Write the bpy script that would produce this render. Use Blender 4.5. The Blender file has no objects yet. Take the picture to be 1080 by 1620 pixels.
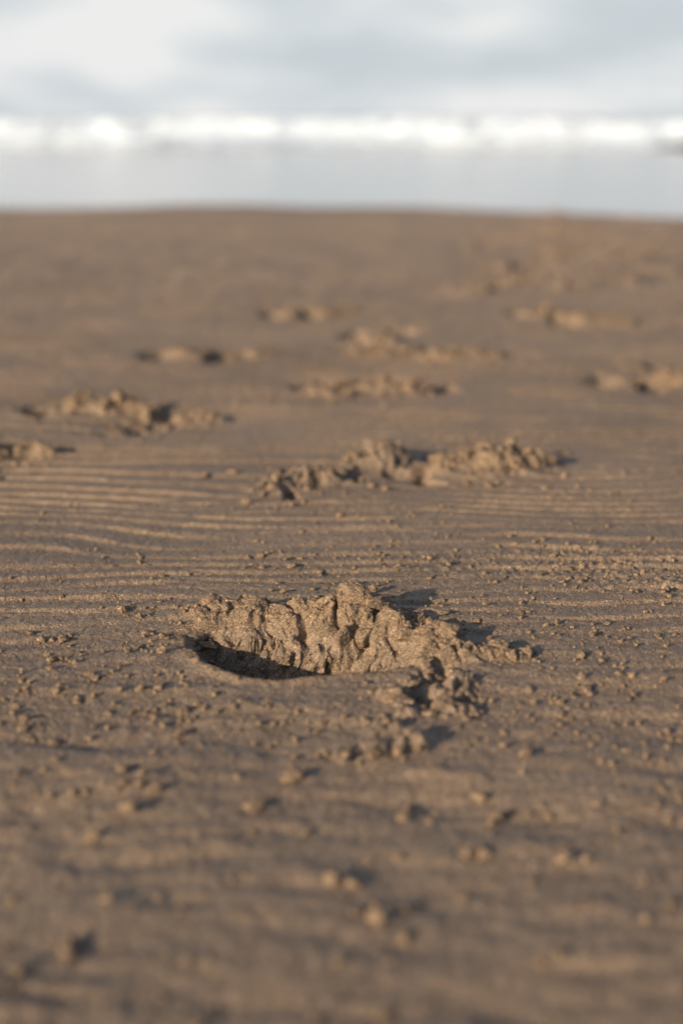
import bpy, math, random
import numpy as np
R = math.radians
S = bpy.context.scene
COL = S.collection

# ------------------------------------------------------------------ camera, sky, sun
CAM_H = 0.45
PITCH = math.atan(626/2250)
cam = bpy.data.cameras.new('camera'); cam_o = bpy.data.objects.new('camera', cam); COL.objects.link(cam_o)
cam_o.location = (0, 0, CAM_H); cam_o.rotation_euler = (R(90)-PITCH, 0, 0)
cam.sensor_fit = 'VERTICAL'; cam.sensor_height = 36; cam.sensor_width = 24; cam.lens = 50
cam.clip_start = 0.02; cam.clip_end = 9000
cam.dof.use_dof = True; cam.dof.focus_distance = 1.345; cam.dof.aperture_fstop = 2.35
S.camera = cam_o

SUN_EL, SUN_AZ = 17.0, 223.0        # azimuth clockwise from +Y (where the camera looks): behind left
world = bpy.data.worlds.new('World'); S.world = world; world.use_nodes = True
nt = world.node_tree; nt.nodes.clear()
def N(t, typ, **kw):
    n = t.nodes.new(typ)
    for k, v in kw.items():
        if k in n.inputs.keys() if isinstance(k, str) else False: n.inputs[k].default_value = v
        else: setattr(n, k, v)
    return n
L = nt.links.new
sky = N(nt, 'ShaderNodeTexSky'); sky.sky_type = 'NISHITA'; sky.sun_disc = False
sky.sun_elevation = R(SUN_EL); sky.sun_rotation = R(SUN_AZ); sky.air_density = 1.0; sky.dust_density = 2.0
tc = N(nt, 'ShaderNodeTexCoord')
sep = N(nt, 'ShaderNodeSeparateXYZ'); L(tc.outputs['Generated'], sep.inputs[0])
zz = N(nt, 'ShaderNodeMath', operation='ADD'); L(sep.outputs['Z'], zz.inputs[0]); zz.inputs[1].default_value = 0.16
zm = N(nt, 'ShaderNodeMath', operation='MAXIMUM'); L(zz.outputs[0], zm.inputs[0]); zm.inputs[1].default_value = 0.12
dv = N(nt, 'ShaderNodeVectorMath', operation='DIVIDE'); L(tc.outputs['Generated'], dv.inputs[0])
cmb = N(nt, 'ShaderNodeCombineXYZ')
for i in range(3): L(zm.outputs[0], cmb.inputs[i])
L(cmb.outputs[0], dv.inputs[1])
mp = N(nt, 'ShaderNodeMapping'); L(dv.outputs[0], mp.inputs[0]); mp.inputs['Location'].default_value = (7.9, 2, 0); mp.inputs['Scale'].default_value = (1.5, 1.0, 0.0)
ns = N(nt, 'ShaderNodeTexNoise'); ns.inputs['Scale'].default_value = .8; ns.inputs['Detail'].default_value = 5; ns.inputs['Roughness'].default_value = 0.5; L(mp.outputs[0], ns.inputs['Vector'])
cr = N(nt, 'ShaderNodeValToRGB'); L(ns.outputs['Fac'], cr.inputs[0])
e = cr.color_ramp.elements
e[0].position = 0.38; e[0].color = (6.4, 6.95, 7.35, 1)
e[1].position = 0.62; e[1].color = (9.3, 9.3, 9.25, 1)
m = cr.color_ramp.elements.new(0.5); m.color = (7.5, 7.95, 8.2, 1)
# thin cloud sheet over the clear Nishita sky: cover cut towards the unseen zenith to lessen fill light
cov = N(nt, 'ShaderNodeMapRange'); L(sep.outputs['Z'], cov.inputs['Value'])
cov.inputs['From Min'].default_value = 0.16; cov.inputs['From Max'].default_value = 0.45
cov.inputs['To Min'].default_value = 0.97; cov.inputs['To Max'].default_value = 0.12
sea_side = N(nt, 'ShaderNodeMapRange'); L(sep.outputs['Y'], sea_side.inputs['Value'])   # cloud bank over the sea; unseen inland cover thinned to deepen shadows
sea_side.inputs['From Min'].default_value = -.3; sea_side.inputs['From Max'].default_value = .35
sea_side.inputs['To Min'].default_value = .2; sea_side.inputs['To Max'].default_value = 1
cvm = N(nt, 'ShaderNodeMath', operation='MULTIPLY'); L(cov.outputs[0], cvm.inputs[0]); L(sea_side.outputs[0], cvm.inputs[1])
mx = N(nt, 'ShaderNodeMixRGB'); L(cvm.outputs[0], mx.inputs['Fac']); L(sky.outputs[0], mx.inputs['Color1']); L(cr.outputs[0], mx.inputs['Color2'])
bg = N(nt, 'ShaderNodeBackground'); bg.inputs['Strength'].default_value = 0.083; L(mx.outputs[0], bg.inputs['Color'])
wo = N(nt, 'ShaderNodeOutputWorld'); L(bg.outputs[0], wo.inputs[0])

sun = bpy.data.lights.new('sun', 'SUN'); sun.energy = 5.0; sun.angle = R(0.6); sun.color = (1.0, 0.76, 0.49)
sun_o = bpy.data.objects.new('sun', sun); COL.objects.link(sun_o)
sun_o.rotation_euler = (R(90-SUN_EL), 0, -R(SUN_AZ)+math.pi); sun_o.location = (-3, -3, 3)
S.view_settings.view_transform = 'Standard'; S.view_settings.look = 'None'; S.view_settings.gamma = 1
S.view_settings.exposure = 0.16
S.cycles.max_bounces = 5

# ------------------------------------------------------------------ helpers
def tag(o, label=None, cat=None, group=None, kind=None):
    if label: o['label'] = label
    if cat: o['category'] = cat
    if group: o['group'] = group
    if kind: o['kind'] = kind
    return o
def empty(name, loc):
    o = bpy.data.objects.new(name, None); COL.objects.link(o); o.location = loc
    o.empty_display_size = 0.05
    return o
def mesh_np(name, V, F, mat, parent=None, off=(0, 0, 0), smooth=True):
    V = np.asarray(V, np.float64) - np.asarray(off)
    F = np.asarray(F, np.int64); k = F.shape[1]
    me = bpy.data.meshes.new(name)
    me.vertices.add(len(V)); me.vertices.foreach_set('co', V.astype(np.float32).ravel())
    me.loops.add(F.size); me.loops.foreach_set('vertex_index', F.astype(np.int32).ravel())
    me.polygons.add(len(F)); me.polygons.foreach_set('loop_start', np.arange(0, F.size, k, dtype=np.int32))
    me.polygons.foreach_set('loop_total', np.full(len(F), k, np.int32))
    me.polygons.foreach_set('use_smooth', np.full(len(F), smooth, bool))
    me.update(calc_edges=True); me.materials.append(mat)
    o = bpy.data.objects.new(name, me); COL.objects.link(o)
    if parent: o.parent = parent
    else: o.location = off
    return o
def ground_at(X, Y, z=0.0):
    """where the line of sight through a point of the photograph meets the sand"""
    v = (Y-810)/2250; s, c = math.sin(PITCH), math.cos(PITCH)
    t = (CAM_H-z)/(s+v*c)
    return (X-540)/2250*t, t*(c-v*s), t
def sst(a, b, x):
    t = np.clip((x-a)/(b-a), 0, 1); return t*t*(3-2*t)
def h2(ix, iy, seed):
    n = (ix.astype(np.int64)*374761393 + iy.astype(np.int64)*668265263 + seed*1442695041) & 0xffffffff
    n = ((n ^ (n >> 13))*1274126177) & 0xffffffff; n = ((n ^ (n >> 15))*2246822519) & 0xffffffff
    return ((n ^ (n >> 16)) & 0xffffff)/16777215.0
def vn(x, y, seed=0):
    """smooth value noise, -1..1"""
    ix = np.floor(x); iy = np.floor(y); fx = x-ix; fy = y-iy
    fx = fx*fx*fx*(fx*(fx*6-15)+10); fy = fy*fy*fy*(fy*(fy*6-15)+10)
    ix = ix.astype(np.int64); iy = iy.astype(np.int64)
    a = h2(ix, iy, seed); b = h2(ix+1, iy, seed); c = h2(ix, iy+1, seed); d = h2(ix+1, iy+1, seed)
    return ((a*(1-fx)+b*fx)*(1-fy)+(c*(1-fx)+d*fx)*fy)*2-1
def fbm(x, y, seed=0, o=4, g=0.5):
    s = 0; a = 1; t = 0
    for i in range(o):
        s = s+a*vn(x*2**i+i*17.3, y*2**i-i*9.1, seed+i); t += a; a *= g
    return s/t
def domes(x, y, size, seed, fill=0.75, rmin=0.35, rmax=0.62):
    """heap of rounded crumbs: highest dome over each point, in units of size"""
    X = x/size; Y = y/size; ix = np.floor(X).astype(np.int64); iy = np.floor(Y).astype(np.int64); best = np.zeros_like(X)
    for dx in (-1, 0, 1):
        for dy in (-1, 0, 1):
            jx = ix+dx; jy = iy+dy
            px = jx+h2(jx, jy, seed); py = jy+h2(jx, jy, seed+1)
            r = rmin+(rmax-rmin)*h2(jx, jy, seed+2); on = h2(jx, jy, seed+3) < fill
            a = h2(jx, jy, seed+4)*3.1416; st = 0.7+0.6*h2(jx, jy, seed+5)
            ux = (X-px)*np.cos(a)+(Y-py)*np.sin(a); uy = -(X-px)*np.sin(a)+(Y-py)*np.cos(a)
            q = 1-((ux*st)**2+(uy/st)**2)/(r*r)
            best = np.maximum(best, np.where(on & (q > 0), r*np.sqrt(np.maximum(q, 0)), 0))
    return best
def plates(x, y, size, seed, tilt=.9):
    """broken crust: irregular cells, each a small tilted plate at its own height, in units of size"""
    X = x/size; Y = y/size; X, Y = X+.30*vn(X*1.7, Y*1.7, seed+7)+.12*vn(X*5, Y*5, seed+8), Y+.30*vn(X*1.7+9, Y*1.7, seed+9)+.12*vn(X*5+9, Y*5, seed+6)
    ix = np.floor(X).astype(np.int64); iy = np.floor(Y).astype(np.int64); bd = np.full(X.shape, 9.0); out = np.zeros_like(X); b2 = np.full(X.shape, 9.0)
    for dx in (-1, 0, 1):
        for dy in (-1, 0, 1):
            jx = ix+dx; jy = iy+dy; px = X-jx-h2(jx, jy, seed); py = Y-jy-h2(jx, jy, seed+1)
            a = h2(jx, jy, seed+2)*3.1416; st = .65+.7*h2(jx, jy, seed+3)
            q = ((px*np.cos(a)+py*np.sin(a))*st)**2+((py*np.cos(a)-px*np.sin(a))/st)**2
            v = h2(jx, jy, seed+4)+tilt*((h2(jx, jy, seed+5)-.5)*px+(h2(jx, jy, seed+15)-.5)*py)*1.6
            n = q < bd; b2 = np.where(n, bd, np.minimum(b2, q)); out = np.where(n, v, out); bd = np.where(n, q, bd)
    gap = sst(.0, .10, np.sqrt(b2)-np.sqrt(bd))
    return out*.8-.35*(1-gap)
def v3(p, seed=0):
    x, y, z = p.T; iz = np.floor(z); f = z-iz; f = f*f*(3-2*f)
    a = np.empty(len(x)); r = np.zeros(len(x))
    iz = iz.astype(np.int64)
    def lay(k):
        ix = np.floor(x); iy = np.floor(y); fx = x-ix; fy = y-iy; fx = fx*fx*(3-2*fx); fy = fy*fy*(3-2*fy)
        ix = ix.astype(np.int64)+k*7919; iy = iy.astype(np.int64)+k*104729
        return (h2(ix, iy, seed)*(1-fx)+h2(ix+1, iy, seed)*fx)*(1-fy)+(h2(ix, iy+1, seed)*(1-fx)+h2(ix+1, iy+1, seed)*fx)*fy
    return (lay(iz)*(1-f)+lay(iz+1)*f)*2-1
_ico = {}
def ico(n):
    if n not in _ico:
        import bmesh
        bm = bmesh.new(); bmesh.ops.create_icosphere(bm, subdivisions=n, radius=1)
        V = np.array([v.co[:] for v in bm.verts]); F = np.array([[v.index for v in f.verts] for f in bm.faces]); bm.free()
        _ico[n] = (V/np.linalg.norm(V, axis=1)[:, None], F)
    return _ico[n]
def lump(seed, n=4, planes=7, rough=1.0, squash=(1, 1, .8)):
    """a broken clod of damp sand: blunt facets, crumbly skin; about unit radius"""
    rg = np.random.RandomState(seed & 0x7fffffff); D, F = ico(n)
    nrm = rg.normal(size=(planes, 3)); nrm /= np.linalg.norm(nrm, axis=1)[:, None]; dd = rg.uniform(.50, .90, planes)
    c = D@nrm.T; r = np.full(len(D), 1.15)
    rr = np.where(c > 0.05, dd[None]/np.maximum(c, .05), 9)
    r = -np.log(np.exp(-55*np.minimum(rr, 3)).sum(1)+np.exp(-55*1.2))/55
    p = D*1.6+rg.uniform(0, 50, 3)
    r = r*(1+rough*(.20*v3(p*1.3, seed)+.12*v3(p*3, seed+1)+.10*np.abs(v3(p*6, seed+2))+.06*v3(p*13, seed+3)))
    if n >= 5: r = r*(1+rough*(.05*v3(p*24, seed+4)+.035*v3(p*45, seed+5)))
    return D*r[:, None]*np.array(squash), F

# ------------------------------------------------------------------ materials
def nodes(name):
    ma = bpy.data.materials.new(name); ma.use_nodes = True; t = ma.node_tree
    return ma, t, t.nodes['Principled BSDF'], t.nodes['Material Output']
def sand_mat(name, c0, c1, c2, bump=1.0, rough=.78, spec=.35, grain=True):
    ma, t, b, out = nodes(name); l = t.links.new
    geo = N(t, 'ShaderNodeNewGeometry')
    def noise(scale, det=2, ro=.5):
        n = N(t, 'ShaderNodeTexNoise'); n.inputs['Scale'].default_value = scale; n.inputs['Detail'].default_value = det
        n.inputs['Roughness'].default_value = ro; l(geo.outputs['Position'], n.inputs['Vector']); return n
    big = noise(3.1, 4); mid = noise(60, 3, .6); fine = noise(420, 3, .7)
    rp = N(t, 'ShaderNodeValToRGB'); e = rp.color_ramp.elements
    e[0].position = .36; e[0].color = (*c0, 1); e[1].position = .66; e[1].color = (*c1, 1)
    mm = N(t, 'ShaderNodeMath', operation='MULTIPLY_ADD'); l(big.outputs['Fac'], mm.inputs[0]); mm.inputs[1].default_value = .55
    m2 = N(t, 'ShaderNodeMath', operation='MULTIPLY'); l(mid.outputs['Fac'], m2.inputs[0]); m2.inputs[1].default_value = .45
    l(m2.outputs[0], mm.inputs[2]); l(mm.outputs[0], rp.inputs[0])
    # individual grains: each cell its own tint (quartz pale, shell white, dark mineral)
    vo = N(t, 'ShaderNodeTexVoronoi'); vo.inputs['Scale'].default_value = 850; l(geo.outputs['Position'], vo.inputs['Vector'])
    sp = N(t, 'ShaderNodeSeparateColor'); l(vo.outputs['Color'], sp.inputs[0])
    gr = N(t, 'ShaderNodeValToRGB'); g = gr.color_ramp.elements
    g[0].position = 0; g[0].color = (.30, .27, .26, 1); g[1].position = 1; g[1].color = (3.2, 3.1, 3.0, 1)
    for p, c in ((.15, (.66, .65, .64)), (.6, (1, 1, 1)), (.9, (1.36, 1.32, 1.26)), (.985, (1.5, 1.5, 1.5))):
        q = gr.color_ramp.elements.new(p); q.color = (*c, 1)
    l(sp.outputs[0], gr.inputs[0])
    mul = N(t, 'ShaderNodeMixRGB', blend_type='MULTIPLY'); mul.inputs['Fac'].default_value = 1
    # far sand's brighter sunlit look painted into the colour, rising with distance, uneven bands
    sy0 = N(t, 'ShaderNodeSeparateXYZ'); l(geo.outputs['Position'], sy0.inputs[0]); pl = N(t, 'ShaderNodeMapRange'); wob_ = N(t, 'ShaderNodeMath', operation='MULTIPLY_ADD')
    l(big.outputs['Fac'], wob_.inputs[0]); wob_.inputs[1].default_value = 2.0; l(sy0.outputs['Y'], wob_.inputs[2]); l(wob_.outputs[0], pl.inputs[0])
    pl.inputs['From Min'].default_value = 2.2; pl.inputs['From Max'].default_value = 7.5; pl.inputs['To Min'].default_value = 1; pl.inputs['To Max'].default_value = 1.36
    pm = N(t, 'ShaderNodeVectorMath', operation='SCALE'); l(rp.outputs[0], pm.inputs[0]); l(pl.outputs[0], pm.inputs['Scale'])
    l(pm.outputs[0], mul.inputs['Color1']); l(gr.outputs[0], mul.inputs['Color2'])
    fr = N(t, 'ShaderNodeMapRange'); l(fine.outputs['Fac'], fr.inputs[0]); fr.inputs['From Min'].default_value = .3; fr.inputs['From Max'].default_value = .7
    fr.inputs['To Min'].default_value = .8; fr.inputs['To Max'].default_value = 1.2
    m3 = N(t, 'ShaderNodeMixRGB', blend_type='MULTIPLY'); m3.inputs['Fac'].default_value = 1
    l(mul.outputs[0], m3.inputs['Color1']); l(fr.outputs[0], m3.inputs['Color2'])
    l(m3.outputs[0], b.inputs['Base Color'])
    b.inputs['Roughness'].default_value = rough
    if spec > .4:      # the beach gets damper, and so glossier, towards the sea
        sy = N(t, 'ShaderNodeSeparateXYZ'); l(geo.outputs['Position'], sy.inputs[0]); wr = N(t, 'ShaderNodeMapRange'); l(sy.outputs['Y'], wr.inputs[0])
        wr.inputs['From Min'].default_value = 1.8; wr.inputs['From Max'].default_value = 7; wr.inputs['To Min'].default_value = rough; wr.inputs['To Max'].default_value = .62
        l(wr.outputs[0], b.inputs['Roughness'])
    b.inputs['Specular IOR Level'].default_value = spec
    ad = N(t, 'ShaderNodeMath', operation='MULTIPLY_ADD'); l(vo.outputs['Distance'], ad.inputs[0]); ad.inputs[1].default_value = -.9
    l(fine.outputs['Fac'], ad.inputs[2])
    bp = N(t, 'ShaderNodeBump'); bp.inputs['Strength'].default_value = .55*bump; bp.inputs['Distance'].default_value = .0016
    l(ad.outputs[0], bp.inputs['Height']); l(bp.outputs[0], b.inputs['Normal'])
    return ma
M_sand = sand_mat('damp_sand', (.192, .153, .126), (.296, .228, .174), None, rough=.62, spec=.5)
M_crumb = sand_mat('drier_sand', (.220, .171, .132), (.295, .226, .170), None, bump=1.2, rough=.9, spec=.2)

def water_mat():
    ma, t, b, out = nodes('sea_water'); l = t.links.new
    b.inputs['Base Color'].default_value = (.50, .55, .61, 1); b.inputs['Roughness'].default_value = .14
    b.inputs['IOR'].default_value = 1.33; b.inputs['Specular IOR Level'].default_value = .6
    geo = N(t, 'ShaderNodeNewGeometry'); mp = N(t, 'ShaderNodeMapping'); mp.inputs['Scale'].default_value = (.6, 1.6, 1)
    l(geo.outputs['Position'], mp.inputs[0]); n = N(t, 'ShaderNodeTexNoise'); n.inputs['Scale'].default_value = 2.2; n.inputs['Detail'].default_value = 4
    l(mp.outputs[0], n.inputs['Vector']); bp = N(t, 'ShaderNodeBump'); bp.inputs['Strength'].default_value = .2; bp.inputs['Distance'].default_value = .012
    l(n.outputs['Fac'], bp.inputs['Height']); l(bp.outputs[0], b.inputs['Normal'])
    return ma
def foam_mat(name, lo, hi, scale=1.2):
    ma, t, b, out = nodes(name); l = t.links.new
    geo = N(t, 'ShaderNodeNewGeometry'); mp = N(t, 'ShaderNodeMapping'); mp.inputs['Scale'].default_value = (.22, .8, 5.5)
    l(geo.outputs['Position'], mp.inputs[0]); n = N(t, 'ShaderNodeTexNoise'); n.inputs['Scale'].default_value = scale; n.inputs['Detail'].default_value = 6
    n.inputs['Roughness'].default_value = .62; l(mp.outputs[0], n.inputs['Vector'])
    r = N(t, 'ShaderNodeValToRGB'); l(n.outputs['Fac'], r.inputs[0]); e = r.color_ramp.elements
    e[0].position = lo; e[0].color = (.56, .67, .83, 1); e[1].position = hi; e[1].color = (.64, .76, .93, 1)
    l(r.outputs[0], b.inputs['Base Color']); b.inputs['Roughness'].default_value = .75
    bp = N(t, 'ShaderNodeBump'); bp.inputs['Strength'].default_value = .6; bp.inputs['Distance'].default_value = .05
    n2 = N(t, 'ShaderNodeTexNoise'); n2.inputs['Scale'].default_value = 14; n2.inputs['Detail'].default_value = 5; l(geo.outputs['Position'], n2.inputs['Vector'])
    l(n2.outputs['Fac'], bp.inputs['Height']); l(bp.outputs[0], b.inputs['Normal'])
    return ma
M_water = water_mat(); M_foam = foam_mat('wave_foam', .30, .54, 1.1); M_foam2 = foam_mat('broken_foam', .36, .54, 2.0)

# ------------------------------------------------------------------ footprints: where each one lies
# blobs: (photo X, photo Y, half length px, half depth as share of it, height m); negative heights are dents
PRINTS = [
 dict(name='footprint', label='crumbled footprint behind the sharp one, wide heap with dark cleft in its middle', seed=11,
  blobs=[(775,742,62,.8,.030),(820,738,35,.8,.018),(715,745,45,.7,.018),(600,738,42,.8,.026),(560,740,30,.7,.020),(520,752,30,.7,.018),(480,765,36,.8,.022),(440,775,28,.8,.014),
         (645,752,34,.8,-.030),(680,764,28,.6,-.022),(455,785,18,.7,-.012),(505,772,14,.8,-.016),(550,760,16,.8,-.012)]),
 dict(name='footprint', label='footprint heap at the left with a dark hollow under its left end', seed=23,
  blobs=[(140,650,48,.8,.030),(110,645,34,.8,.018),(190,655,36,.8,.022),(240,660,40,.8,.018),(290,668,28,.8,.014),(325,668,22,.8,.012),(72,648,26,.7,-.020),(172,645,18,.7,-.014),(268,668,14,.7,-.010),(215,676,16,.8,-.01)]),
 dict(name='footprint', label='small footprint heap cut off by the left edge of the view', seed=31,
  blobs=[(20,722,40,.8,.018),(70,720,26,.8,.014),(-20,728,40,.8,.02),(42,728,18,.7,-.014),(8,712,18,.6,-.01)]),
 dict(name='footprint', label='low narrow footprint, dark at both ends, above the left heap', seed=41,
  blobs=[(300,560,42,.7,.012),(350,560,30,.7,.018),(400,560,30,.7,.010),(250,562,20,.8,-.020),(345,566,16,.7,-.010),(370,563,14,.7,-.01)]),
 dict(name='footprint', label='small far footprint with one dark spot at its left, farthest of the middle ones', seed=51,
  blobs=[(465,498,34,.8,.016),(510,497,28,.8,.010),(545,496,20,.8,.010),(428,498,20,.9,-.026),(485,500,12,.9,-.012)]),
 dict(name='footprint', label='long uneven footprint in the middle distance stretching right, above a smaller heap', seed=61,
  blobs=[(600,540,40,1,.016),(640,560,48,.9,.016),(700,565,42,.9,.016),(760,565,34,.9,.016),(590,562,40,.9,.012),(555,532,22,.9,-.026),(605,530,18,.9,-.020),(625,555,16,.9,-.016),(690,556,20,.8,-.012),(632,524,12,.9,-.012)]),
 dict(name='footprint', label='low heaped footprint with a dark right end, just below the long middle one', seed=71,
  blobs=[(510,625,34,.8,.014),(560,618,34,.8,.016),(610,618,34,.8,.018),(660,618,34,.8,.020),(500,612,14,.8,-.01),(585,608,16,.8,-.012),(690,615,16,.8,-.014),(620,606,14,.8,-.012)]),
 dict(name='footprint', label='far footprint at the right, pitted with two dark dents', seed=81,
  blobs=[(860,503,34,.9,.030),(920,506,34,.9,.028),(975,512,30,.9,.022),(815,498,20,.9,-.030),(900,512,16,.9,-.026),(948,502,12,.9,-.010)]),
 dict(name='footprint', label='footprint heap at the right edge with a dark pit on its left', seed=91,
  blobs=[(1020,612,36,.8,.020),(1062,608,36,.8,.024),(1100,610,40,.8,.020),(962,604,15,.9,-.022),(1032,612,12,.8,-.014),(1010,585,30,.9,.008)]),
 dict(name='footprint', label='faint scuffed footprint in the sand at upper right, no dark dents', seed=101,
  blobs=[(740,462,38,.9,.018),(790,452,44,.9,.020),(830,440,36,.9,.018),(790,425,40,.9,.014),(860,420,40,.9,.012),(930,430,46,.9,.010),(900,455,40,.9,.010),(985,445,40,.9,.008)]),
 dict(name='footprint', label='flat trampled footprint beside the water, farthest at the right', seed=111,
  blobs=[(800,378,40,1,.024),(860,372,44,1,.026),(940,378,40,1,.026),(1000,385,40,1,.024),(1060,400,40,1,.024),(900,362,40,1,.026),(1060,372,30,1,.014),(880,340,18,1,.035),(905,322,12,1,.05),(925,308,10,1,.05),(1035,318,12,1,.05),(870,312,9,1,.045),(850,345,30,1,.02),(1000,350,30,1,.022),(980,405,44,1,.018),(880,400,44,1,.018),(1050,430,40,1,.014),(760,392,34,1,.014)]),
]
def wline(x):   # distance of the water's edge
    return 9.1-1.35*sst(.2, 2.1, x)-.35*sst(-1.0, -2.6, x)+.06*vn(x*1.3, x*0+3, 5)
WATER_Z = -.12
def base_z(x, y):
    w = wline(x)+1.0
    z = -.135*np.clip((y-3.2)/(w+.15-3.2), 0, 1.15)**1.35-.5*sst(w+.4, w+26, y)
    return z+.006*fbm(x*1.1, y*1.1, 71, 3)*sst(60, 5, y)
def ground_on(X, Y):
    z = 0
    for _ in range(12):
        x, y, t = ground_at(X, Y, z); z = .5*z+.5*float(base_z(np.array([x]), np.array([min(y, 9.5)]))[0])
    return ground_at(X, Y, z)
# main footprint, in metres on the sand
HOL = np.array([(-.146,1.212),(-.134,1.168),(-.112,1.133),(-.082,1.108),(-.053,1.099),(-.026,1.104),(.0,1.112),(.03,1.121),(.056,1.130),(.074,1.15),(.074,1.185),(.045,1.208),(.0,1.222),(-.05,1.232),(-.095,1.244),(-.13,1.238)])
def sdf(x, y, P):
    d = np.full(x.shape, 9.0); ins = np.zeros(x.shape, bool); n = len(P)
    for i in range(n):
        ax, ay = P[i]; bx, by = P[(i+1) % n]; ex, ey = bx-ax, by-ay
        t = np.clip(((x-ax)*ex+(y-ay)*ey)/(ex*ex+ey*ey), 0, 1)
        d = np.minimum(d, np.hypot(x-ax-t*ex, y-ay-t*ey))
        c = (ay > y) != (by > y)
        with np.errstate(divide='ignore', invalid='ignore'):
            ins ^= c & (x < (bx-ax)*(y-ay)/(by-ay)+ax)
    return np.where(ins, d, -d)
MOUND = [  # x, y, rx, ry, height : broken sand thrown up behind and right of the hollow
 (-.118,1.256,.030,.018,.010),(-.080,1.254,.030,.020,.012),(-.036,1.250,.028,.022,.020),(-.008,1.246,.028,.022,.025),(.026,1.240,.026,.022,.024),(.020,.962,.012,.010,.004),(.043,.966,.010,.009,.004),(-.006,.960,.010,.009,.006),(.060,.975,.01,.01,.005),(.03,1.00,.012,.01,.004),
 (.062,1.214,.028,.030,.017),(.083,1.190,.024,.030,.013),(.095,1.165,.020,.024,.010),(.124,1.158,.024,.016,.006),(.148,1.152,.016,.012,.004),
 (.050,1.062,.020,.020,.009),(.080,1.042,.020,.018,.010),(.092,1.078,.016,.018,.009),(.060,1.032,.018,.014,.005),(.082,1.118,.018,.014,.005)]
CUTS = [(-.036,1.222,.005,.018,-.018,.3),(.014,1.205,.005,.020,-.020,-.2),(-.066,1.225,.004,.014,-.012,.2),(.048,1.198,.006,.014,-.016,.4),(-.004,1.234,.004,.014,-.012,.0),(.066,1.066,.010,.024,-.020,.6),(.082,1.115,.012,.022,-.018,-.5),(.103,1.062,.010,.020,-.006,-.5),(.068,1.155,.016,.012,-.016,.3)]

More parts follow.
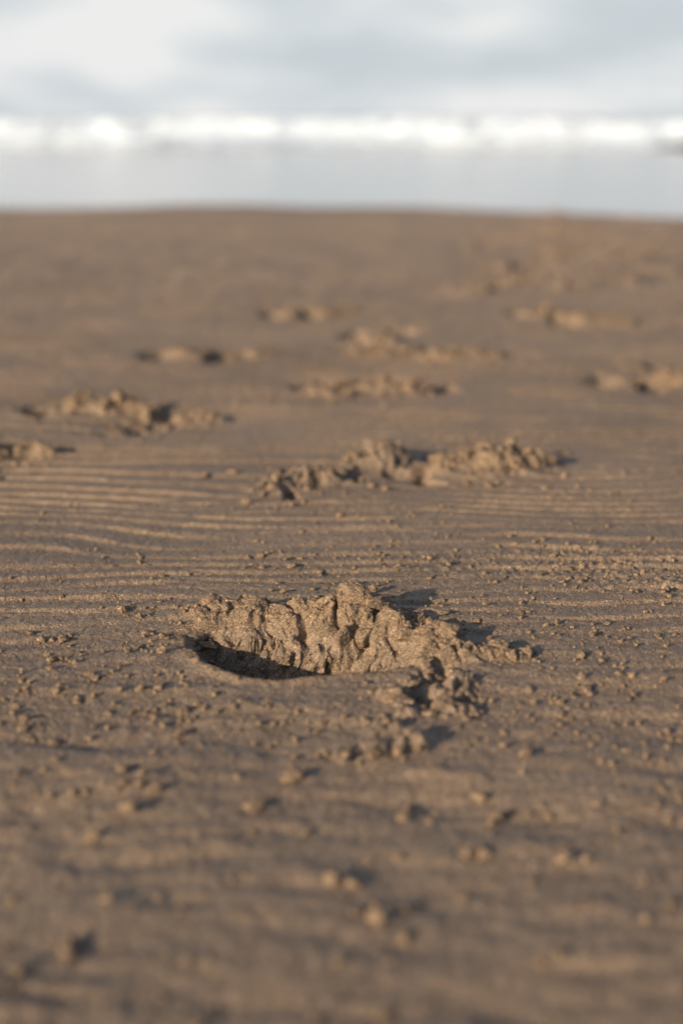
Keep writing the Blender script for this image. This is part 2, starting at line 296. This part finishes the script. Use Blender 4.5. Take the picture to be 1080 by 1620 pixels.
def heights(x, y):
    """height of the sand and, per point, which footprint owns it (-1 = open sand)"""
    z = base_z(x, y); own = np.full(x.shape, -1, np.int16)
    near = (y > .2) & (y < 9.6) & (np.abs(x) < 6)
    fade = sst(6.5, 2.6, y)
    # ripples left by the wind and tide: crests run across the view, steep side to the camera
    X = x[near]; Y = y[near]; f = fade[near]
    wob = .040*fbm(X*1.7+4, Y*2.4, 3, 3)+.016*vn(X*5.5, Y*9, 9)+.05*X
    lam = .040+.0*X
    ph = (Y+wob)/lam+1.0*vn(X*2.0, Y*3.6, 21)+.5*vn(X*6, Y*8, 22)
    fr = ph-np.floor(ph)
    saw = np.where(fr < .15, sst(0, .15, fr), (1-sst(.15, .95, fr)))
    ph2 = (Y+wob*.6-.08*X+.018*vn(X*3, Y*4, 27))/.031+1.0*vn(X*3.1, Y*5, 24)
    fr2 = ph2-np.floor(ph2); saw2 = np.where(fr2 < .22, sst(0, .22, fr2), 1-sst(.22, 1.0, fr2))
    mixr = sst(-.25, .25, fbm(X*3.2, Y*5.5, 29, 2)); saw = saw*mixr+saw2*(1-mixr)*.8
    amp = .0043*(.74+.28*sst(-.35, .5, fbm(X*2.1, Y*7.0, 33, 2)+.18*sst(.0, -.4, X)+.25*sst(1.25, 1.7, Y))+.0)*(.45+.55*sst(-.6, .3, vn(X*9, Y*24, 35)))
    amp = amp*(1-.8*sst(1.3, 1.05, Y)*(1-sst(.1, .5, fbm(X*2.5, Y*6, 38, 2))))
    rip = amp*(saw-.4)
    ani = fbm(X*4.5+Y*.8, Y*27+X*1.5, 57, 3, .55)
    rip = rip+.0030*ani*(.5+.5*sst(1.4, 1.0, Y))
    rip = rip+.0012*fbm(X*9, Y*14, 43, 2)
    # thin hollows and swells in the foreground
    rip = rip+.0085*fbm(X*4.5, Y*14, 47, 4, .6)*sst(1.35, .9, Y)
    # grainy skin
    det = .00042*vn(X*330, Y*330, 61)*sst(2.6, 1.6, Y)+.0006*fbm(X*110, Y*110, 62, 2)*sst(3.5, 2.0, Y)
    far = sst(2.4, 4.5, Y)*sst(9.6, 7.5, Y)
    rip = rip+.0020*fbm(X*34, Y*44, 49, 3, .6)*sst(1.25, 1.0, Y)
    zz = rip*np.where(Y < 6, np.maximum(f, .42), .42*sst(9.6, 8.2, Y))+det+far*(.0060*fbm(X*7, Y*9, 64, 2, .6)+.0062*fbm(X*21, Y*25, 66, 3, .6))+.0022*sst(1.9, 2.8, Y)*sst(5, 3.5, Y)*fbm(X*30, Y*34, 68, 2)
    # sand crumbs grown out of the skin, thick in places
    pat = .8*sst(.22, .85, fbm(X*4.2+3, Y*5.0, 91, 3)+.35*sst(.10, .32, X)*sst(1.75, 1.3, Y)-.10*sst(1.15, .9, Y))
    q = Y < 3
    c1 = np.zeros_like(X); c1[q] = domes(X[q], Y[q], .0085, 201, .30)*.0085*.75+domes(X[q], Y[q], .0048, 211, .55)*.0048*.6
    zz = zz+c1*pat*sst(3.0, 2.0, Y)
    z[near] += zz
    # distant footprints
    for k, P in enumerate(PRINTS):
        pts = [ground_on(b[0], b[1]) for b in P['blobs']]
        x0 = min(p[0] for p in pts)-.25; x1 = max(p[0] for p in pts)+.25; y0 = min(p[1] for p in pts)-.3; y1 = max(p[1] for p in pts)+.35
        idx = np.nonzero((x > x0) & (x < x1) & (y > y0) & (y < y1))
        if not len(idx[0]): continue
        X = x[idx]; Y = y[idx]; wx = .016*vn(X*25, Y*25, P['seed']); wy = .016*vn(X*25+9, Y*25, P['seed']+1)
        up = np.zeros_like(X); dn = np.zeros_like(X); infl = np.zeros_like(X)
        P['centre'] = (sum(p[0] for p in pts)/len(pts), sum(p[1] for p in pts)/len(pts))
        for (bx, by, br, sh, hh), p in zip(P['blobs'], pts):
            rx = br/2250*p[2]*1.15; ry = max(rx*sh, .02)
            if hh < 0 and p[1] > 2.0: rx = max(rx, .035); ry = .055
            g = np.exp(-(((X+wx-p[0])/rx)**2+((Y+wy-p[1])/ry)**2)*1.1)
            if hh > 0: up = np.maximum(up, hh*g)+.25*np.minimum(up, hh*g); infl = np.maximum(infl, g)
            else: g2 = np.clip(1.6*g-.3, 0, 1); dn += (2.2 if p[1] < 2.5 else 2.2)*hh*g2; infl = np.maximum(infl, g*.9)
        s = P['seed']*7
        cr = plates(X+wx, Y+wy, .042, s)*.014+plates(X, Y, .020, s+20)*.008+domes(X, Y, .012, s+40, .7)*.005
        rough = sst(.12, .6, infl)
        fl = 1.15 if P['seed'] < 30 else (1 if P['seed'] in (61, 71, 91) else .8)
        d = up*.55*fl+dn+(cr-.004)*rough*(1.0 if P['seed'] < 100 else 1.5)*fl+.004*vn(X*60, Y*60, s)*rough
        z[idx] += d
        m = infl > .30
        o = own[idx]; o[m] = k; own[idx] = o
    # main footprint
    idx = np.nonzero((np.abs(x) < .34) & (y > .9) & (y < 1.42))
    X = x[idx]; Y = y[idx]
    wx = .0045*vn(X*55, Y*55, 301)+.002*vn(X*160, Y*160, 303); wy = .0045*vn(X*55+7, Y*55, 302)+.002*vn(X*160, Y*160, 304)
    smooth_side = sst(1.17, 1.13, Y)*sst(.04, .0, X)      # the near lip is a clean curve
    k = 1-.85*smooth_side
    d = sdf(X+wx*k, Y+wy*k, HOL)
    farness = sst(1.145, 1.225, Y-.05*X)
    w = .010+.042*farness
    hol = -.052*sst(-.001, 1, d/w)
    crumb = plates(X+wx, Y+wy, .034, 311, 1.5)*.029+plates(X+wx, Y+wy, .017, 331)*.0115+plates(X, Y, .008, 361)*.0034+domes(X, Y, .0055, 321, .7)*.0036+domes(X, Y, .0032, 341, .7)*.0022
    up = np.zeros_like(X); infl = np.zeros_like(X)
    for (cx, cy, rx, ry, hh) in MOUND:
        g = np.exp(-(((X+wx*1.6-cx)/rx)**2+((Y+wy*1.6-cy)/ry)**2)*1.2)
        up = np.maximum(up, hh*g)+.18*np.minimum(up, hh*g); infl = np.maximum(infl, g)
    for (cx, cy, rx, ry, hh, a) in CUTS:
        ux = (X-cx)*math.cos(a)+(Y-cy)*math.sin(a); uy = -(X-cx)*math.sin(a)+(Y-cy)*math.cos(a)
        g = np.exp(-((ux+wx)/rx)**2-((uy+wy)/ry)**2); up = up+1.7*hh*g; infl = np.maximum(infl, g)
    rim = .0035*np.exp(-((d+.006)/.006)**2)*smooth_side                    # soft lip pressed up along the near edge
    wall = sst(.0, .02, d)*sst(1.155, 1.19, Y-.1*X)
    rough = np.maximum(sst(.10, .55, infl), wall*.8)
    ampf = np.maximum(np.clip(up/.020, .30, 1.05), wall*.8)
    hh_ = up*.62+(crumb-.007)*rough*ampf*.85; cap = .0215+.005*vn(X*38, Y*38, 371)
    z[idx] += hol+rim+np.where(hh_ > 0, cap*np.tanh(hh_/cap), hh_)+.0016*rough*plates(X, Y, .009, 381)+.0018*vn(X*210, Y*210, 351)*rough
    m = (infl > .28) | (d > -.010)
    o = own[idx]; o[m] = 100; own[idx] = o
    return z, own

# ------------------------------------------------------------------ the sheet of sand
def rows():
    r = [-400, -120, -40, -15, -6, -2.5, -1, -.4, -.1, .1, .22]
    y = .30
    while y < 1.0: r.append(y); y += .0030
    while y < 1.34: r.append(y); y += (.0010 if 1.02 < y < 1.28 else .0015)
    while y < 1.9: r.append(y); y += .0019
    while y < 13: r.append(y); y += min(.0017*y, .0080) if y < 9.6 else .05
    return np.array(r+[13, 15, 18, 24, 32, 45, 80])
ys = rows()
u = np.linspace(-1, 1, 1101); core = np.sign(u)*(.62*np.abs(u)+.38*np.abs(u)**3)
ext = np.array([.02, .08, .25, .7, 1.6, 4, 10, 30, 100, 400.])
wv = .40*np.maximum(ys, .3)+.22
xs = np.concatenate([-ext[::-1][None]-wv[:, None], core[None]*wv[:, None], ext[None]+wv[:, None]], axis=1)
GX = xs; GY = np.repeat(ys[:, None], xs.shape[1], 1)
GZ, OWN = heights(GX.copy(), GY.copy())
nr, nc = GX.shape
V = np.stack([GX.ravel(), GY.ravel(), GZ.ravel()], 1)
# crumbled walls are rough sideways too, so that steep faces do not read as streaks
msk = np.nonzero((OWN.ravel() >= 0) | (np.abs(V[:, 2]-base_z(V[:, 0], V[:, 1])) > .006))[0]
p = V[msk]; wgt = sst(.003, .014, np.abs(p[:, 2]-base_z(p[:, 0], p[:, 1])))*np.where((p[:, 1] < 1.15) & (p[:, 0] < .0) & (p[:, 2] < 0), .15, 1)
for ax, sd in ((0, 505), (1, 515)):
    V[msk, ax] += wgt*(.0070*v3(p*55+20, sd)+.0030*v3(p*120+20, sd+1)+.0022*v3(p*270+20, sd+2)+.0012*v3(p*520+20, sd+3))
I = np.arange(nr*nc).reshape(nr, nc)
F = np.stack([I[:-1, :-1].ravel(), I[:-1, 1:].ravel(), I[1:, 1:].ravel(), I[1:, :-1].ravel()], 1)
fo = OWN.ravel()[F[:, 0]]
ref = base_z(GX, GY).ravel()
low = (V[:, 2] < ref-.004)[F[:, 0]]
def comps(sel):
    id_ = np.nonzero(sel)[0]; f = F[id_]; lab = np.full(len(V), len(V), np.int64); cur = np.arange(len(id_))
    for _ in range(4000):
        vl = lab; np.minimum.at(vl, f.ravel(), np.repeat(cur, 4)); new = vl[f].min(1); new = new[new]
        if (new == cur).all(): break
        cur = new
    return id_, cur
for k in list(range(len(PRINTS)))+[100]:
    id_, c = comps(fo == k)
    if len(id_):
        us, cn = np.unique(c, return_counts=True)
        fo[id_[c != us[cn.argmax()]]] = -1 if len(us) > 1 else k
    for want in (True, False):
        id_, c = comps((fo == k) & (low == want))
        us, cn = np.unique(c, return_counts=True)
        for u_, n_ in zip(us, cn):
            if (want and n_ < 150) or (not want and n_ < cn.max()): low[id_[c == u_]] = not want
def hollows(k, mat, parent, off):
    id_, c = comps((fo == k) & low)
    for u_ in np.unique(c):
        m_ = np.zeros(len(F), bool); m_[id_[c == u_]] = True; submesh('hollow', m_, mat, parent, off)
def submesh(name, sel, mat, parent=None, off=(0, 0, 0)):
    f = F[sel]; uq, inv = np.unique(f.ravel(), return_inverse=True)
    return mesh_np(name, V[uq], inv.reshape(-1, 4), mat, parent, off)
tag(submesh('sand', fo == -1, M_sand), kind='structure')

def gz(x, y):
    a, _ = heights(np.array([[x]], float), np.array([[y]], float)); return float(a[0, 0])
def gza(px, py):
    a, _ = heights(px[None].astype(float).copy(), py[None].astype(float).copy()); return a[0]

def clod_mesh(seed, size, n, planes=11, squash=(1, 1, .8), rough=1.0):
    V_, F_ = lump(seed, n, planes, rough, squash); rg = random.Random(seed); a = rg.uniform(0, 6.28)
    ca, sa = math.cos(a), math.sin(a)
    return np.stack([V_[:, 0]*ca-V_[:, 1]*sa, V_[:, 0]*sa+V_[:, 1]*ca, V_[:, 2]], 1)*size, F_

# main footprint: hollow, broken rim, and the lumps torn out of it
root = empty('footprint', (-.02, 1.17, 0))
tag(root, 'sharp deep footprint with a dark shadowed hollow and tall crumbled far rim', 'footprint', 'footprints across the beach')
mo = (-.02, 1.17, 0)
hollows(100, M_sand, root, mo)
submesh('broken_rim', (fo == 100) & ~low, M_crumb, root, mo)
rim_clods = [ # x, y, size, lift, squash
 (.008,1.236,.0150,.0,(1.2,.8,.8)),(-.014,1.236,.013,.15,(1.2,.8,.9)),(.034,1.234,.0125,.0,(1.3,1,.8)),(-.037,1.240,.013,.3,(1,.9,.9)),(.004,1.214,.013,.2,(1,.8,1.2)),
 (.020,1.212,.010,.2,(1,1,1)),(.045,1.222,.012,.3,(1.1,.8,.9)),(.060,1.205,.014,.3,(1.1,1,.8)),(.082,1.200,.013,.35,(1.3,.8,.6)),(.092,1.182,.011,.3,(1,1,.8)),
 (-.060,1.238,.013,.2,(1.3,.8,.8)),(-.083,1.240,.012,.2,(1.1,1,.8)),(-.108,1.240,.010,.2,(1.2,.9,.7)),(-.125,1.216,.0085,.2,(1.6,.7,.5)),(-.030,1.210,.012,.2,(1,.8,1.1)),(-.052,1.205,.009,.2,(1,1,1)),
 (-.018,1.190,.009,.2,(1,.9,1.1)),(.012,1.186,.010,.1,(1.1,.8,.9)),(.036,1.180,.011,.15,(1,1,.9)),(.056,1.172,.012,.2,(1,.9,.9)),(.078,1.165,.013,.25,(1,1,.9)),(.092,1.152,.009,.2,(1,1,.9)),
 (.112,1.160,.0095,.25,(1,1,.8)),(.124,1.152,.0075,.25,(1,1,.8)),(.136,1.160,.0085,.2,(1,1,.8)),(.148,1.146,.0075,.25,(1,1,.9)),(.160,1.150,.006,.25,(1,1,.9)),
 (.048,1.076,.011,.2,(1,1,.8)),(.040,1.058,.0085,.2,(1,1,.9)),(.080,1.044,.0115,.25,(1,1,.9)),(.092,1.060,.007,.3,(.8,1.3,.9)),(.068,1.030,.008,.2,(1,1,.8)),(.090,1.092,.009,.25,(1,1,.8)),(.060,1.100,.008,.2,(1,1,.8)),
 (.104,1.100,.006,.3,(1,1,.8)),(.026,1.074,.006,.2,(1,1,.8)),(.070,1.132,.010,.2,(1.2,1,.8)),(.050,1.138,.007,.2,(1,1,.8)),(.095,1.128,.008,.25,(1,1,.9)),(.055,1.152,.009,.15,(1,1,.9))]
zc = gza(np.array([c[0] for c in rim_clods]), np.array([c[1]+(.012 if c[1] > 1.225 else 0) for c in rim_clods]))
for i, ((x, y, s, lift, sq), z0) in enumerate(zip(rim_clods, zc)):
    s *= .98; lift -= .42; y += .012 if y > 1.225 else 0
    vv, ff = clod_mesh(900+i*13, s, 5, 12, sq, .55)
    mesh_np('clod', vv+np.array([x, y, z0+s*sq[2]*lift]), ff, M_crumb, root, mo)

# distant footprints
for k, P in enumerate(PRINTS):
    cx, cy = P['centre']; o = (cx, cy, float(base_z(np.array([cx]), np.array([cy]))[0]))
    r = empty('footprint', o); tag(r, P['label'], 'footprint', 'footprints across the beach')
    hollows(k, M_sand, r, o)
    submesh('heap', (fo == k) & ~low, M_crumb, r, o)
    rg = random.Random(P['seed']); pos = []
    for (bx, by, br, sh, hh) in P['blobs']:
        if hh < .011 or P['seed'] > 100: continue
        gx, gy, t = ground_on(bx, by); rx = br/2250*t
        for j in range(2 if by > 600 else 1):
            pos.append((gx+rg.uniform(-.6, .6)*rx, gy+rg.uniform(-.5, .5)*rx*sh, (.30+.35*rg.random())*hh*.6+.003))
    if pos:
        z0 = gza(np.array([p[0] for p in pos]), np.array([p[1] for p in pos]))
        for i, ((x, y, s), z) in enumerate(zip(pos, z0)):
            vv, ff = clod_mesh(P['seed']*100+i, s, 4 if P['seed'] < 30 else 3)
            mesh_np('clod', vv+np.array([x, y, z+s*.25]), ff, M_crumb, r, o)

# ------------------------------------------------------------------ loose clods, each its own thing
CLODS = [ # photo X, Y, size px, label, squash
 (590,1196,24,'pale blunt sand clod in front of the broken right side of the sharp footprint',(1,1,.9)),
 (632,1190,17,'brown sand clod just right of the pale blunt clod before the footprint',(1.1,1,.8)),
 (545,1197,15,'small rounded sand clod left of the pale blunt clod before the footprint',(1,1,.7)),
 (662,1184,13,'little crumbly clod, rightmost of the row before the footprint',(1,1,.8)),
 (112,1488,20,'blurred round sand clod in the left foreground with a long shadow',(.9,1,1.05)),
 (206,1278,17,'soft round clod in the lower left quarter below a darker clod',(1,1,.8)),
 (246,1248,15,'darker clod above and right of another in the lower left quarter',(1,1,.8)),
 (405,1268,18,'flattish clod in the foreground below the small row of clods',(1.2,1,.7)),
 (462,1226,17,'pale clod with a dark shadow, left below the row of clods',(1.1,.9,.8)),
 (785,1284,14,'round clod alone in the right foreground',(1,1,.9)),
 (640,1434,15,'blurred clod near the bottom centre with a dark spot behind it',(1,1,.8)),
 (640,1284,15,'dark lumpy clod in the middle foreground',(1,1,.7)),
 (890,1358,18,'broad blurred clump in the right foreground',(1.3,1,.7)),
 (605,1600,18,'dark clod cut close by the bottom edge of the view',(1,1,.8)),
 (32,1532,16,'blurred clod at the lower left edge',(1,1,.8)),
 (170,1424,13,'small clod beyond the round one with the long shadow',(1,1,.7)),
 (148,1316,15,'blurred clod low at the left between two ripples',(1,1,.8)),
 (35,1062,9,'upright little sand pellet at the left edge with a long shadow',(.8,.9,1.3)),
 (46,1078,8,'sand pellet touching the upright one at the left edge',(.9,.9,1.1)),
 (41,1088,8,'lowest pellet of three at the left edge',(1,1,1)),
 (143,1066,11,'pale oval pellet with a dark shadow in the left middle ground',(1.2,1,.8)),
 (105,1038,8,'flat pellet at the end of a long shadow, left of the footprint',(1.3,1,.7)),
 (190,1052,8,'double pellet between the oval one and the footprint',(1.4,1,.7)),
 (194,965,12,'crumbly nut sized cluster left of the footprint rim, biggest there',(1.2,1,.9)),
 (222,976,8,'pellet just right below the crumbly cluster',(1.1,1,.8)),
 (254,952,6,'sharp little pellet in the upper pair left of the footprint',(1.2,.8,.7)),
 (278,960,6,'single pellet between the upper pair and the footprint rim',(.9,1,1)),
 (268,946,4,'tiny pellet at the top of the upper pair',(1,1,.8)),
 (209,1120,10,'pale round clod with shadow on its right, lower left of the footprint',(1,1,.9)),
 (245,1118,9,'clod right beside the pale round clod lower left of the footprint',(1,1,.9)),
 (38,1132,12,'lumpy clod at the left edge under the three pellets',(1,1,.9)),
 (148,1140,9,'small clod left of the dark twin below the oval pellet',(1,1,.8)),
 (170,1142,9,'dark twin clod below the oval pellet',(1,1,.9)),
 (412,880,9,'gritty crumb cluster standing on the sand beyond the footprint',(1.2,1,.8)),
 (462,896,10,'spiky crumb cluster right below the gritty one beyond the footprint',(1.2,1,.9)),
 (405,893,6,'flat chip of sand between the two crumb clusters',(1.6,1,.4)),
 (388,797,12,'angular chip of sand with a dark shadow beyond the rippled sand',(1.3,.8,.6)),
 (325,752,13,'pale broken chunk left of the wide heap',(1.2,.9,.7)),
 (366,750,12,'dark chunk between the pale one and the wide heap',(1.2,.9,.6)),
 (590,938,13,'dark clod fallen behind the tall rim of the sharp footprint',(.9,.9,1.0)),
 (700,972,12,'flat slab of sand resting on the right shoulder of the footprint rim',(1.5,1,.45)),
 (1016,910,6,'small pellet on the sand at the right beyond the footprint',(1,1,.9)),
 (1010,925,6,'pellet nearest the right edge below another pellet',(1.2,1,.8)),
 (775,923,6,'pellet on a ripple crest right of the footprint rim',(1.1,1,.8)),
 (832,940,5,'tiny pellet on bare sand right of the footprint',(1,1,.9)),
 (960,985,8,'rounded crumb in the gritty patch at the right',(1,1,.8)),
 (1000,1075,9,'blurred crumb under the gritty patch at the right',(1,1,.9)),
 (842,1108,8,'pale crumb right of the broken sand below the footprint',(1,1,.9)),
]
cp = [ground_at(c[0], c[1]) for c in CLODS]
cz = gza(np.array([p[0] for p in cp]), np.array([p[1] for p in cp]))
for i, (c, p, z) in enumerate(zip(CLODS, cp, cz)):
    s = c[2]/2250*p[2]*(.62 if c[1] < 1200 else .76); big = c[2] > 9
    vv, ff = clod_mesh(5000+i*7, s, 5 if (900 < c[1] < 1250 and big) else 4, 9, c[4], 1.3 if 'crumb' in c[3] or 'cluster' in c[3] else 1.0)
    o = mesh_np('sand_clod', vv+np.array([p[0], p[1], z+s*c[4][2]*.45]), ff, M_crumb, None, (p[0], p[1], z))
    tag(o, c[3], 'clod', 'loose clods on the sand')

# unnamed pellets that nothing tells apart, by area
rg = random.Random(8)
def pellets(n, x0, x1, y0, y1, s0, s1, label, group):
    protos = [clod_mesh(7000+len(group)*10+j, 1.0, 3, 8, (1, 1, .85)) for j in range(7)]
    px = []; 
    while len(px) < n:
        X = rg.uniform(x0, x1); Y = rg.uniform(y0, y1)
        if 300 < X < 820 and 930 < Y < 1165: continue
        px.append((X, Y))
    g = [ground_at(*q) for q in px]; z = gza(np.array([q[0] for q in g]), np.array([q[1] for q in g]))
    mes = []
    for j, (vv, ff) in enumerate(protos):
        o = mesh_np('sand_pellet', vv, ff, M_crumb); mes.append(o.data); bpy.data.objects.remove(o)
    for i in range(n):
        o = bpy.data.objects.new('sand_pellet', mes[i % 7]); COL.objects.link(o)
        s = s0+(s1-s0)*rg.random()**2; o.scale = (s, s, s); o.rotation_euler = (0, 0, rg.uniform(0, 6.28))
        o.location = (g[i][0], g[i][1], z[i]+s*.22); tag(o, label, 'pellet', group)
pellets(44, 820, 1080, 900, 1110, .0018, .0048, 'small sand pellet in the gritty patch on the right side', 'pellets of the gritty patch')
pellets(46, 0, 310, 935, 1190, .0018, .0050, 'small sand pellet scattered left of the sharp footprint', 'pellets left of the footprint')
pellets(46, 380, 760, 790, 925, .0015, .0036, 'small sand pellet on the sand beyond the sharp footprint', 'pellets beyond the footprint')
pellets(26, 0, 1080, 1180, 1560, .0025, .0062, 'blurred sand pellet scattered over the foreground', 'pellets of the foreground')

# the uncountable crumbs, one mesh
rs = np.random.RandomState(4); n = 20000
Yc = .45+rs.rand(n)**.8*2.3; Xc = (rs.rand(n)*2-1)*(.30*Yc+.12)
# spill round the farther heaps
hp = [ground_on(b[0], b[1])[:2]+(b[2]/2250*ground_on(b[0], b[1])[2],) for P in PRINTS[:9] for b in P['blobs'] if b[4] > 0]
spill = np.array([hp[i % len(hp)] for i in range(800)]); sx = spill[:, 0]+rs.normal(size=800)*(spill[:, 2]*.9+.02); sy_ = spill[:, 1]+rs.normal(size=800)*.075
dens = sst(-.25, .5, fbm(Xc*4.2+3, Yc*5.0, 91, 3)+.35*sst(.10, .32, Xc)*sst(1.75, 1.3, Yc)-.05*sst(1.15, .9, Yc))
dm = np.hypot((Xc-.02)/.20, (Yc-1.15)/.15); keep = rs.rand(n) < np.maximum(dens**1.5*.6, .8*np.exp(-((dm-1)/.35)**2))*.9+.03
ind = np.abs(sdf(Xc, Yc, HOL)) > .0; keep &= sdf(Xc, Yc, HOL) < -.004
Xc, Yc = Xc[keep], Yc[keep]; n = len(Xc); Zc = gza(Xc, Yc)
sz = .0008+.0026*rs.rand(n)**3.2
Xc = np.concatenate([Xc, sx]); Yc = np.concatenate([Yc, sy_]); Zc = np.concatenate([Zc, gza(sx, sy_)]); sz = np.concatenate([sz, .0012+.0045*rs.rand(800)**3]); n = len(Xc)
D, Fi = ico(2); shapes = [lump(8000+j, 2, 7, 1.2)[0] for j in range(12)]
Vs = np.empty((n, len(D), 3)); ang = rs.rand(n)*6.28; ca, sa = np.cos(ang), np.sin(ang)
for i in range(n):
    q = shapes[i % 12]*sz[i]; Vs[i, :, 0] = q[:, 0]*ca[i]-q[:, 1]*sa[i]+Xc[i]; Vs[i, :, 1] = q[:, 0]*sa[i]+q[:, 1]*ca[i]+Yc[i]; Vs[i, :, 2] = q[:, 2]+Zc[i]+sz[i]*.35
Fs = (Fi[None]+(np.arange(n)*len(D))[:, None, None]).reshape(-1, 3)
tag(mesh_np('sand_crumbs', Vs.reshape(-1, 3), Fs, M_crumb), 'tiny crumbs of sand strewn over the beach', 'sand crumbs', kind='stuff')

# ------------------------------------------------------------------ the sea
yy = np.concatenate([np.linspace(6.5, 40, 300), np.array([50, 70, 110, 200, 400, 900, 2500, 7000.])])
xx = np.concatenate([[-6000, -1500, -400, -120, -50], np.linspace(-25, 25, 260), [50, 120, 400, 1500, 6000]])
WX, WY = np.meshgrid(xx, yy)
WZ = WATER_Z+.012*fbm(WX*.5, WY*1.6, 401, 3)*sst(11, 22, WY)*sst(60, 40, WY)+.0015*fbm(WX*1.5, WY*3, 403, 2)*sst(60, 40, WY)
I = np.arange(WX.size).reshape(WX.shape)
tag(mesh_np('sea_water', np.stack([WX.ravel(), WY.ravel(), WZ.ravel()], 1), np.stack([I[:-1, :-1].ravel(), I[:-1, 1:].ravel(), I[1:, 1:].ravel(), I[1:, :-1].ravel()], 1), M_water), kind='structure')

def breaker(label, xa, xb, y0, H, seed, mat, cat='wave', depth=1.6, wob=.5, kind=None, name='breaking_wave', group='breaking waves offshore'):
    """a crumbling wave: steep tumbling front towards the shore, long back"""
    nx = max(int((xb-xa)*34), 30); nv = 60; xs_ = np.linspace(xa, xb, nx); s = np.linspace(0, 1, nv)
    prof_y = np.interp(s, [0, .15, .35, .5, .58, .7, 1], [-.10, -.02, .12, .10, .22, .5, 1.0])*depth
    prof_z = np.interp(s, [0, .15, .35, .5, .58, .7, 1], [-.06, .30, .72, .96, 1.0, .8, -.06])
    e = np.minimum(np.clip((xs_-xa)/((xb-xa)*.34), 0, 1), np.clip((xb-xs_)/((xb-xa)*.34), 0, 1))**.7
    h = H*(.88+.12*fbm(xs_*.33, xs_*0, seed, 3)+.05*vn(xs_*2.3, xs_*0+4, seed+5)+.05*np.abs(vn(xs_*9, xs_*0+4, seed+6)))*(.12+.88*e)
    yl = y0+wob*vn(xs_*.25, xs_*0, seed+2)+.15*vn(xs_*1.3, xs_*0, seed+3)
    A = xs_[:, None]+0*s[None]; B = yl[:, None]+prof_y[None]; C = WATER_Z+h[:, None]*prof_z[None]
    P = np.stack([A.ravel()*1.0, B.ravel(), C.ravel()*2], 1)
    lm = .035*v3(P*1.7+50, seed)+.030*v3(P*4+50, seed+1)+.030*v3(P*9+50, seed+2)+.016*v3(P*19+50, seed+4)
    wgt = np.repeat(np.clip(h/H, 0, 1)[:, None], nv, 1).ravel()*np.tile(np.clip(prof_z*1.6, 0, 1), nx)
    VV = np.stack([A.ravel(), B.ravel()-lm*1.4*wgt, C.ravel()+lm*.9*wgt], 1)
    I = np.arange(nx*nv).reshape(nx, nv)
    o = mesh_np(name, VV, np.stack([I[:-1, :-1].ravel(), I[1:, :-1].ravel(), I[1:, 1:].ravel(), I[:-1, 1:].ravel()], 1), mat, None, ((xa+xb)/2, y0, WATER_Z))
    return tag(o, label, cat, group, kind)
breaker('long white breaker filling the left part of the surf', -13.5, -.6, 31, .55, 3, M_foam)
breaker('low greyish breaker in the middle, dimmer than its neighbours', -4.0, 3.4, 32.4, .57, 7, M_foam2)
breaker('bright white breaker right of centre', -.6, 7.6, 31, .55, 12, M_foam)
breaker('white breaker running out of view at the far right', 4.6, 14.5, 32, .57, 19, M_foam)
breaker('pale line of foam farthest out, behind the nearer breakers', -16, 17, 39, .52, 41, M_foam, depth=2.4, wob=.6)
bar_a = np.linspace(0, 2*math.pi, 49)[:-1]; bar_r = np.linspace(0, 1, 14)
BR, BA = np.meshgrid(bar_r, bar_a, indexing='ij'); bx_ = 8.3+3.0*BR*np.cos(BA); by_ = 27.2+.7*BR*np.sin(BA)
bz_ = WATER_Z-.05+.25*(1-BR**2)*(1+.25*fbm(bx_*2, by_*3, 77, 3)); I = np.arange(BR.size).reshape(BR.shape); J = np.roll(I, -1, 1)
tag(mesh_np('sand_bar', np.stack([bx_.ravel(), by_.ravel(), bz_.ravel()], 1), np.stack([I[:-1].ravel(), I[1:].ravel(), J[1:].ravel(), J[:-1].ravel()], 1), sand_mat('wet_sand', (.07, .05, .042), (.10, .075, .06), None, spec=.35)), kind='structure')
breaker('low sheet of tumbling whitewater spread in front of the breakers on the left', -13.5, .6, 28.6, .25, 25, M_foam, depth=2.6, wob=.7)
breaker('thin streak of whitewater in front of the breakers near the centre', -3.4, 7.6, 28.8, .24, 29, M_foam, depth=2.4, wob=.7)
